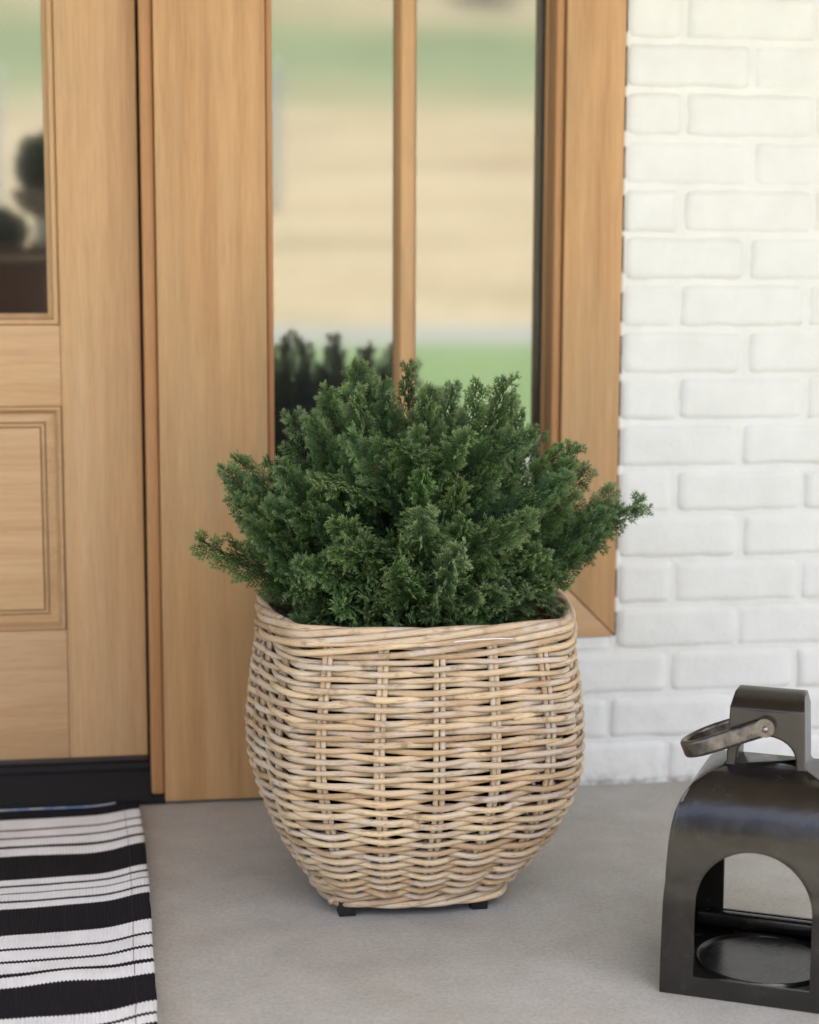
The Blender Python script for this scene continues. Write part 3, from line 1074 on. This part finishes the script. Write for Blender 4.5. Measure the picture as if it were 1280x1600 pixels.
# ------------------------------------------------------------------ juniper
bush = empty('juniper_bush', (BX, BY, 0.03), 'bushy dark green juniper growing out of the woven basket', 'shrub')
bm = bmesh.new()
rings = []
for z, r_ in ((0.03, 0.085), (0.10, 0.115), (0.20, 0.140), (0.315, 0.148), (0.315, 0.138), (0.30, 0.137)):
    rings.append([bm.verts.new((BX + r_ * math.cos(a), BY + r_ * math.sin(a), z)) for a in np.linspace(0, 2 * np.pi, 28, endpoint=False)])
for a, b in zip(rings[:-1], rings[1:]):
    for i in range(28): bm.faces.new((a[i], a[(i + 1) % 28], b[(i + 1) % 28], b[i]))
bm.faces.new(rings[-1])
bm.faces.new(list(reversed(rings[0])))
obj('nursery_pot', bm, MAT['black'], bush)


def make_spray(seed, L=0.22):
    """a plume of juniper: curved stem, side twigs, scale-leaf twiglets; stem runs up local +Z"""
    rd = np.random.RandomState(seed)
    V, F, T = [], [], []

    def spike(p, d, ln, w, t0, t1):
        d = d / (np.linalg.norm(d) + 1e-9)
        a = np.cross(d, (0.31, 0.52, 0.79))
        a /= np.linalg.norm(a)
        b = np.cross(d, a)
        n = len(V)
        for kk in range(3):
            ang = 2.0944 * kk
            V.append(p + d * ln * 0.18 + w * (math.cos(ang) * a + math.sin(ang) * b))
            T.append(t0)
        V.append(p + d * ln)
        T.append(t1)
        V.append(p)
        T.append(t0)
        for kk in range(3):
            F.append((n + kk, n + (kk + 1) % 3, n + 3))
            F.append((n + (kk + 1) % 3, n + kk, n + 4))

    def rod(p0, p1, w0, w1, t0, t1):
        d = p1 - p0
        d = d / (np.linalg.norm(d) + 1e-9)
        a = np.cross(d, (0.31, 0.52, 0.79))
        a /= np.linalg.norm(a)
        b = np.cross(d, a)
        n = len(V)
        for p, w, t in ((p0, w0, t0), (p1, w1, t1)):
            for kk in range(3):
                ang = 2.0944 * kk
                V.append(p + w * (math.cos(ang) * a + math.sin(ang) * b))
                T.append(t)
        for kk in range(3):
            k2 = (kk + 1) % 3
            F.append((n + kk, n + k2, n + 3 + k2, n + 3 + kk))

    bend = rd.uniform(-0.022, 0.022, 2)
    roll0 = rd.uniform(0, 6.28)

    def stem(t):      # t in [-0.8, 1]
        return np.array([bend[0] * max(t, 0) ** 2, bend[1] * max(t, 0) ** 2, t * L])

    ts = np.linspace(-0.45, 1, 14)
    for t0, t1 in zip(ts[:-1], ts[1:]):
        w = 0.0017 * (1 - max(t0, 0) * 0.7)
        rod(stem(t0), stem(t1), w, w * 0.93, 0.0, 0.05 + 0.15 * max(t1, 0))
    nsec = 36
    for i in range(nsec):
        t = 0.08 + 0.90 * (i + rd.uniform(-.3, .3)) / nsec
        p = stem(t)
        ax = stem(min(t + 0.05, 1.05)) - stem(t - 0.05)
        ax /= np.linalg.norm(ax)
        ang = roll0 + i * 2.4 + rd.normal(0, 0.35)
        side = np.array([math.cos(ang), 0.42 * math.sin(ang), 0.0])
        side -= ax * (side @ ax)
        side /= np.linalg.norm(side)
        fw = rd.uniform(0.75, 1.15)
        d = ax * fw + side
        d /= np.linalg.norm(d)
        ln = (0.056 * (1 - t) ** 0.85 + 0.013) * rd.uniform(0.75, 1.2)
        if t < 0.2: ln *= 0.75
        nrm = np.cross(ax, side)
        nt = max(4, int(ln / 0.0060))
        curl = rd.normal(0, 0.15)
        prev = p
        for j in range(1, nt + 1):
            q = j / nt
            dd = d + ax * 0.35 * q + nrm * curl * q
            dd /= np.linalg.norm(dd)
            cur = prev + dd * ln / nt
            rod(prev, cur, 0.0009 * (1 - 0.5 * q) + 0.0003, 0.0009 * (1 - 0.5 * q) + 0.0002, 0.12 + 0.3 * q, 0.2 + 0.35 * q)
            sg = 1 if j % 2 else -1
            for sgn in ((sg,) if q < 0.25 else (1, -1)):
                wd = np.cross(dd, nrm)
                tdir = dd * 0.85 + sgn * wd * 0.75 + nrm * rd.normal(0, 0.38)
                tdir /= np.linalg.norm(tdir)
                tl = (0.0150 * (1 - 0.55 * q) + 0.004) * rd.uniform(0.7, 1.15)
                tp = cur
                base_t = 0.25 + 0.4 * q
                rod(tp, tp + tdir * tl * 0.75, 0.00085, 0.0006, base_t, base_t + 0.15)
                spike(tp + tdir * tl * 0.6, tdir, tl * 0.58, 0.00105, base_t + 0.1, min(1, base_t + 0.5))
                sw = np.cross(tdir, nrm)
                for q2 in (0.3, 0.58):
                    for s2 in (1, -1):
                        ld = tdir * 0.8 + s2 * sw * 0.8 + nrm * rd.normal(0, 0.4)
                        spike(tp + tdir * tl * q2, ld, tl * 0.55, 0.00095, base_t, min(1, base_t + 0.4))
            prev = cur
        spike(prev, d, 0.007, 0.001, 0.6, 1.0)
    T = [t * (0.40 + 0.74 * min(1.0, max(0.0, v[2] / L) ** 1.1 + 0.25 * min(1.0, math.hypot(v[0], v[1]) / 0.05))) for t, v in zip(T, V)]  # darker inward as painted shade for the gaps, paler toward new growth
    me = bpy.data.meshes.new('branch')
    me.from_pydata([tuple(v) for v in V], [], F)
    at = me.attributes.new('tip', 'FLOAT', 'POINT')
    at.data.foreach_set('value', T)
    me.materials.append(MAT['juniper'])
    return me


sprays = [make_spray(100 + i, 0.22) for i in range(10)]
rnd = random.Random(12)
CEN = Vector((BX, BY, 0.335))


def place_spray(tip, direction, scale, rollv=None):
    z = Vector(direction).normalized()
    o = bpy.data.objects.new('branch', rnd.choice(sprays))
    COL.objects.link(o)
    o.parent = bush
    qn = z.to_track_quat('Z', 'Y')
    rot = qn.to_matrix() @ Matrix.Rotation(rnd.uniform(0, 6.283) if rollv is None else rollv, 3, 'Z')
    loc = Vector(tip) - z * (0.22 * scale) - Vector(bush.location)
    o.matrix_basis = Matrix.Translation(loc) @ rot.to_4x4() @ Matrix.Scale(scale, 4)


# outline sprays read off the silhouette (x, z, depth)
for x, z, y, sc in [(.083, .503, -.42, .95), (.100, .575, -.40, .95), (.130, .60, -.36, .85), (.160, .604, -.45, .85), (.197, .658, -.40, 1.0), (.225, .66, -.45, .9),
                    (.292, .727, -.42, 1.0), (.275, .70, -.47, .9), (.371, .727, -.38, .9), (.385, .70, -.44, .9), (.492, .712, -.42, 1.0), (.468, .70, -.46, .9),
                    (.528, .672, -.33, .9), (.559, .628, -.34, .9), (.560, .62, -.46, .9), (.612, .598, -.44, .95), (.625, .58, -.40, .9),
                    (.695, .540, -.42, 1.05), (.665, .53, -.45, .9), (.640, .480, -.41, .9), (.590, .50, -.36, .7), (.15, .50, -.42, .75), (.172, .485, -.44, .7), (.620, .515, -.42, .75), (.608, .490, -.40, .7), (.590, .485, -.44, .65), (.140, .548, -.44, .8), (.600, .555, -.45, .8), (.245, .69, -.40, .9), (.330, .705, -.44, .85), (.43, .70, -.40, .85), (.54, .655, -.42, .85), (.185, .615, -.48, .85), (.108, .535, -.44, .75), (.118, .555, -.38, .8), (.135, .525, -.46, .75), (.150, .575, -.47, .8), (.662, .530, -.40, .75), (.650, .555, -.45, .75), (.632, .535, -.47, .8), (.645, .510, -.43, .7), (.605, .61, -.42, .8), (.58, .60, -.47, .8), (.160, .475, -.40, .65), (.612, .475, -.41, .6), (.16, .472, -.42, .85), (.13, .485, -.40, .85)]:
    tip = Vector((x, y, z))
    d = (tip - Vector((BX + (x - BX) * 0.15, BY, 0.36)))
    d.z += 0.01
    place_spray(tip - d.normalized() * 0.014, d, sc * 0.95)
FRONT = [(0.343, 0.61), (0.215, 0.578), (0.428, 0.628), (0.514, 0.634), (0.247, 0.513), (0.311, 0.471), (0.384, 0.502), (0.487, 0.525), (0.561, 0.572), (0.191, 0.478), (0.279, 0.456), (0.393, 0.445), (0.533, 0.462), (0.45, 0.452), (0.279, 0.629), (0.352, 0.547), (0.168, 0.543)]
N = 165
for i in range(N):
    ga = i * 2.39996 + rnd.uniform(-.2, .2)
    u = (i + 0.5) / N
    el = math.asin(0.02 + 0.98 * u) + rnd.uniform(-.08, .08)
    d = Vector((math.cos(ga) * math.cos(el), math.sin(ga) * math.cos(el), math.sin(el)))
    inner = rnd.random() < 0.30
    k_ = rnd.uniform(0.62, 0.80) if inner else rnd.uniform(0.86, 1.0)
    tip = CEN + Vector((d.x * 0.255 * k_, d.y * 0.235 * k_, d.z * 0.315 * k_))
    dd = Vector((d.x, d.y, d.z + rnd.uniform(-0.05, 0.18)))
    if d.y < -0.3 and d.z < 0.25 and rnd.random() < 0.5: dd.z -= 0.40
    if d.z < 0.2: tip.z += 0.035
    if tip.z < 0.475:
        q = max(abs(tip.x - BX) / 0.175, abs(tip.y - BY) / 0.135, 1.0)
        tip.x, tip.y = BX + (tip.x - BX) / q, BY + (tip.y - BY) / q
    place_spray(tip, dd, rnd.uniform(0.62, 0.88))
# plumes that stand proud of the front, catching the light
for px_, pz_ in [q for q in FRONT if q[1] > 0.47]:
    k_ = min(1.0, max(0.0, (pz_ - 0.42) / 0.2))
    dy = -math.sqrt(max(0.02, 1 - ((px_ - BX) / 0.27) ** 2 - max(0, (pz_ - 0.36) / 0.36) ** 2)) * 0.235
    if pz_ < 0.47: dy = max(dy, -0.150)
    tip = Vector((px_, BY + dy - 0.012, pz_ + 0.004))
    place_spray(tip, Vector(((px_ - BX) * 1.5, dy * 0.9, rnd.uniform(0.06, 0.2))), rnd.uniform(0.68, 0.85))
# low sprays spilling to the front rim
for x, z, dz in [(.215, .40, .1), (.245, .385, -.1), (.285, .378, -.3), (.318, .366, -.6), (.345, .385, .1), (.372, .372, -.2), (.405, .378, .1), (.430, .375, -.25), (.462, .382, .0), (.495, .388, .1), (.53, .40, .1), (.555, .415, .1), (.19, .42, .2), (.30, .42, .3), (.44, .43, .3), (.37, .45, .5), (.25, .45, .4), (.52, .46, .4)]:
    y = BY - 0.150 + rnd.uniform(-0.012, 0.010)
    tip = Vector((x, y, z + 0.038))
    place_spray(tip, Vector(((x - BX) * 1.0, -0.25, dz * 0.2 + 0.02)), rnd.uniform(0.6, 0.75))

# ------------------------------------------------------------------ lantern
LC = Vector((0.603, -0.823, 0.0))
ANG = -math.atan2(0.088, 0.163)
HW = 0.106
lan = empty('metal_lantern', (0, 0, 0), 'dark cast metal bell shaped lantern with an arched opening, standing at the right edge', 'lantern')
dv, nv = Vector((math.cos(ANG), math.sin(ANG), 0)), Vector((-math.sin(ANG), math.cos(ANG), 0))
lan.location = LC + dv * HW + nv * HW
lan.rotation_euler = (0, 0, ANG)
# local frame: x along the front, -y to the viewer
ZP = [0.0, 0.012, 0.06, 0.118, 0.124, 0.15, 0.18, 0.20, 0.218, 0.232, 0.244, 0.253, 0.259, 0.2625]
WP = [0.106, 0.106, 0.1055, 0.1045, 0.103, 0.1025, 0.1010, 0.0990, 0.0955, 0.0900, 0.0820, 0.0715, 0.060, 0.046]
DP = [0.106, 0.106, 0.1055, 0.1045, 0.103, 0.1015, 0.0985, 0.0950, 0.0890, 0.0810, 0.0700, 0.0560, 0.043, 0.028]


def lw_(z): return float(np.interp(z, ZP, WP))
def ld_(z): return float(np.interp(z, ZP, DP))


def panel_with_arch(bm, sgn, zb, x0=-0.067, x1=0.067, zs=0.112, za=0.179):
    inner, outer = [], []
    rad = (x1 - x0) / 2
    n1, n2, n3 = 12, 24, 16
    for i in range(n1): inner.append((x0, zb + (zs - zb) * i / n1))
    for i in range(n2 + 1):
        a = math.pi - math.pi * i / n2
        inner.append((math.cos(a) * rad, zs + math.sin(a) * (za - zs)))
    for i in range(1, n1 + 1): inner.append((x1, zs + (zb - zs) * i / n1))
    for i in range(1, n3): inner.append((x1 + (x0 - x1) * i / n3, zb))
    ZT = ZP[-1]
    for (x, z) in inner:
        # matching point on the panel's outline (unit coordinates)
        if abs(z - zb) < 1e-6 and x0 < x < x1: outer.append((x / 0.067, 0.0))
        elif z <= zs: outer.append((-1.0 if x < 0 else 1.0, (z - zb) / (zs - zb) * 0.16))
        else:
            a = math.atan2((z - zs) / (za - zs), x / rad)
            if a > math.pi * 0.75: outer.append((-1.0, 0.16 + (ZT - 0.16) * (math.pi - a) / (math.pi * 0.25)))
            elif a < math.pi * 0.25: outer.append((1.0, 0.16 + (ZT - 0.16) * a / (math.pi * 0.25)))
            else: outer.append((1.0 - 2 * (a - math.pi * .25) / (math.pi * .5), ZT))
    M = 14
    rows = []
    for k2 in range(M + 1):
        q = k2 / M
        row = []
        for (xi, zi), (uo, zo) in zip(inner, outer):
            z = zi * (1 - q) + zo * q
            ui = xi / lw_(zi)
            u = ui * (1 - q) + uo * q
            row.append(bm.verts.new((u * lw_(z), sgn * ld_(z), z)))
        rows.append(row)
    n = len(inner)
    for k2 in range(M):
        for i in range(n):
            j = (i + 1) % n
            bm.faces.new((rows[k2][i], rows[k2][j], rows[k2 + 1][j], rows[k2 + 1][i]))


def side_panel(bm, sgn):
    zs = np.concatenate([np.linspace(0, 0.18, 14), np.linspace(0.18, ZP[-1], 16)[1:]])
    us = np.linspace(-1, 1, 9)
    g = [[bm.verts.new((sgn * lw_(z), u * ld_(z), z)) for u in us] for z in zs]
    for j in range(len(zs) - 1):
        for i in range(len(us) - 1):
            bm.faces.new((g[j][i], g[j][i + 1], g[j + 1][i + 1], g[j + 1][i]))


def lobj(name, bm, mat, solid=None, bev=None, angle=40):
    o = obj(name, bm, mat, lan, world_coords=False, angle=angle)
    if solid:
        md = o.modifiers.new('s', 'SOLIDIFY')
        md.thickness = solid
        md.offset = -1
    if bev:
        md = o.modifiers.new('b', 'BEVEL')
        md.width = bev
        md.segments = 3
        md.limit_method = 'ANGLE'
        md.angle_limit = R(50)
    return o


bm = bmesh.new()
panel_with_arch(bm, -1, 0.024)
panel_with_arch(bm, 1, 0.034)
side_panel(bm, -1)
side_panel(bm, 1)
bm.faces.new([bm.verts.new((sx_ * WP[-1], sy_ * DP[-1], ZP[-1])) for sx_, sy_ in ((-1, -1), (1, -1), (1, 1), (-1, 1))])
bmesh.ops.remove_doubles(bm, verts=bm.verts, dist=0.0012)
lobj('body', bm, MAT['metal'], solid=0.0045, bev=0.0028, angle=50)
bm = bmesh.new()
box(bm, -0.1005, 0.1005, -0.1005, 0.1005, 0.004, 0.014, bev=0.002)
lobj('base_plate', bm, MAT['metal'])
bm = bmesh.new()
pts = []
NR = 64
prof = [(0.0820, 0.0142), (0.0812, 0.0170), (0.0795, 0.0186), (0.0778, 0.0170), (0.0765, 0.0148), (0.0, 0.0148)]
rg = [[bm.verts.new((r_ * math.cos(a), r_ * math.sin(a) - 0.004, z)) for a in np.linspace(0, 2 * np.pi, NR, endpoint=False)] for r_, z in prof[:-1]]
for a, b in zip(rg[:-1], rg[1:]):
    for i in range(NR): bm.faces.new((a[i], a[(i + 1) % NR], b[(i + 1) % NR], b[i]))
bm.faces.new(rg[-1])
lobj('candle_ring', bm, MAT['metal'])
bm = bmesh.new()
box(bm, -0.100, 0.100, 0.086, 0.1008, 0.0145, 0.034, bev=0.005, seg=3)
lobj('back_lip', bm, MAT['metal'])
# bracket: bridge with an arch through it and a sloped cap
bx0, bx1, bxm = -0.0465, 0.0435, -0.0015
by0, by1 = -0.030, 0.030
out = [(bx0, 0.258)]
ar = []
for i in range(17):
    a = math.pi - math.pi * i / 16
    ar.append((bxm + 0.0345 * math.cos(a), 0.272 + 0.027 * math.sin(a)))
out = [(bx0 - 0.008, 0.257), (bx0 - 0.001, 0.266), (bx0 + 0.0015, 0.331), (bx1 - 0.0015, 0.331), (bx1 + 0.001, 0.266), (bx1 + 0.008, 0.257), (bx1 - 0.0105, 0.257)] + list(reversed(ar)) + [(bx0 + 0.0105, 0.256)]
bm = bmesh.new()
f = [bm.verts.new((x, by0, z)) for x, z in out]
b = [bm.verts.new((x, by1, z)) for x, z in out]
bm.faces.new(f)
bm.faces.new(list(reversed(b)))
for i in range(len(out)):
    j = (i + 1) % len(out)
    if i != 2:
        bm.faces.new((f[i], b[i], b[j], f[j]))
# hipped cap
c = [bm.verts.new(p) for p in ((bx0 + 0.0045, by0 + 0.020, 0.3475), (bx1 - 0.0045, by0 + 0.020, 0.3475), (bx1 - 0.0045, by1 - 0.010, 0.3475), (bx0 + 0.0045, by1 - 0.010, 0.3475))]
for q in ((f[2], f[3], c[1], c[0]), (f[3], b[3], c[2], c[1]), (b[3], b[2], c[3], c[2]), (b[2], f[2], c[0], c[3]), (c[0], c[1], c[2], c[3])):
    bm.faces.new(q)
lobj('bracket', bm, MAT['metal'], bev=0.0025, angle=45)
# swing handle: flat strap bent into a U
piv = Vector((-0.002, 0, 0.3115))
tipd = Vector((-0.0985, 0, -0.0415))
ax = tipd.normalized()
wn_ = Vector((-ax.z, 0, ax.x))
if wn_.z < 0: wn_ = -wn_
Lh = tipd.length
hy = 0.0355
path = []
for t in np.linspace(-0.004, Lh - 0.036, 10): path.append((t, -hy))
for a in np.linspace(-math.pi / 2, math.pi / 2, 19)[1:-1]: path.append((Lh - 0.036 + 0.036 * math.cos(a), hy * math.sin(a)))
for t in np.linspace(Lh - 0.036, -0.004, 10): path.append((t, hy))
bm = bmesh.new()
rows = []
P2 = np.array(path)
T2 = np.gradient(P2, axis=0)
T2 /= np.linalg.norm(T2, axis=1)[:, None]
for (t, y), (tx, ty) in zip(path, T2):
    c0 = piv + ax * t
    nrm = (ax * float(-ty) + Vector((0, float(tx), 0)))
    hwid = 0.0104
    th_ = 0.0046
    row = []
    for a_, b_ in ((-1, -1), (1, -1), (1, 1), (-1, 1)):
        row.append(bm.verts.new(c0 + Vector((0, y, 0)) + wn_ * hwid * a_ + nrm * th_ * b_))
    rows.append(row)
for a, b in zip(rows[:-1], rows[1:]):
    for i in range(4): bm.faces.new((a[i], a[(i + 1) % 4], b[(i + 1) % 4], b[i]))
bm.faces.new(rows[0])
bm.faces.new(list(reversed(rows[-1])))
hd = lobj('handle', bm, MAT['handle'], bev=0.0038, angle=50)
for sgn in (-1, 1):
    bm = bmesh.new()
    mtx = Matrix.Translation(piv + Vector((0, sgn * (hy + 0.0), 0))) @ Matrix.Rotation(R(90), 4, 'X')
    bmesh.ops.create_cone(bm, cap_ends=True, segments=24, radius1=0.0112, radius2=0.0112, depth=0.0096, matrix=mtx)
    o = obj('eye', bm, MAT['handle'], hd, world_coords=False, angle=40)
    bm = bmesh.new()
    mtx = Matrix.Translation(piv + Vector((0.0005, sgn * (hy + 0.0042), -0.001)))
    bmesh.ops.create_uvsphere(bm, u_segments=16, v_segments=8, radius=0.0040, matrix=mtx)
    obj('rivet', bm, MAT['bolt'], hd, world_coords=False)

# ------------------------------------------------------------------ things standing on the porch, seen in the door glass
pl = empty('plant_stand', (-0.40, -2.20, 0.0), 'dark brown wooden stand mirrored low in the door glass', 'stand')
boxobj('top', (-0.66, -0.165, -2.36, -2.02, 0.852, 0.880), MAT['brownwood'], pl, bev=0.003)
boxobj('apron', (-0.63, -0.195, -2.33, -2.05, 0.40, 0.850), MAT['brownwood'], pl, bev=0.003)
for x in (-0.62, -0.235):
    for y in (-2.32, -2.10):
        boxobj('leg', (x, x + 0.035, y, y + 0.035, 0.001, 0.399), MAT['brownwood'], pl, bev=0.002)


def lathe(bm, cx, cyy, prof, n=32):
    rg = [[bm.verts.new((cx + r_ * math.cos(a), cyy + r_ * math.sin(a), z)) for a in np.linspace(0, 2 * np.pi, n, endpoint=False)] for r_, z in prof]
    for a, b in zip(rg[:-1], rg[1:]):
        for i in range(n): bm.faces.new((a[i], a[(i + 1) % n], b[(i + 1) % n], b[i]))
    bm.faces.new(rg[-1])
    bm.faces.new(list(reversed(rg[0])))


def leaf_ball(bm, c, r, n, seed, sz=0.012):
    rd = random.Random(seed)
    for i in range(n):
        d = Vector((rd.gauss(0, 1), rd.gauss(0, 1), rd.gauss(0, 1))).normalized()
        p = Vector(c) + Vector((d.x * r[0], d.y * r[1], d.z * r[2])) * rd.uniform(0.55, 1.0)
        u = (d + Vector((rd.gauss(0, .6), rd.gauss(0, .6), rd.gauss(0, .6)))).normalized()
        w = u.cross(Vector((rd.gauss(0, 1), rd.gauss(0, 1), rd.gauss(0, 1)))).normalized()
        s = sz * rd.uniform(0.7, 1.3)
        bm.faces.new([bm.verts.new(q) for q in (p, p + u * s + w * s * 0.5, p + u * s * 2, p + u * s - w * s * 0.5)])


urn = empty('stone_urn', (-0.225, -2.15, 0.88), 'pale stone bowl on a dark foot holding a clipped shrub, mirrored in the door glass', 'urn')
bm = bmesh.new()
lathe(bm, -0.225, -2.15, [(0.040, 0.8805), (0.036, 0.89), (0.016, 0.905), (0.014, 0.94), (0.026, 0.962), (0.026, 0.9665)])
obj('foot', bm, MAT['brownwood'], urn)
bm = bmesh.new()
lathe(bm, -0.225, -2.15, [(0.030, 0.9668), (0.055, 0.980), (0.075, 1.005), (0.083, 1.035), (0.078, 1.036), (0.070, 1.025)])
obj('bowl', bm, MAT['stone'], urn)
bm = bmesh.new()
leaf_ball(bm, (-0.225, -2.15, 1.10), (0.058, 0.058, 0.075), 2500, 5)
obj('clipped_shrub', bm, MAT['leaf'], urn, smooth=False)
sh = empty('leafy_plant', (-0.37, -2.2, 0.88), 'low dark leafy plant mirrored on the brown stand in the door glass', 'plant')
bm = bmesh.new()
lathe(bm, -0.37, -2.2, [(0.045, 0.8805), (0.05, 0.90), (0.05, 0.91)])
obj('pot', bm, MAT['black'], sh)
bm = bmesh.new()
leaf_ball(bm, (-0.37, -2.2, 0.925), (0.095, 0.09, 0.055), 3000, 6)
obj('foliage', bm, MAT['leaf'], sh, smooth=False)
wp = empty('white_cup', (-0.205, -2.08, 0.88), 'small white cup mirrored at the edge of the brown stand', 'cup')
bm = bmesh.new()
lathe(bm, -0.212, -2.075, [(0.022, 0.8805), (0.028, 0.90), (0.030, 0.955), (0.027, 0.955), (0.024, 0.90)])
obj('cup_body', bm, MAT['white'], wp)
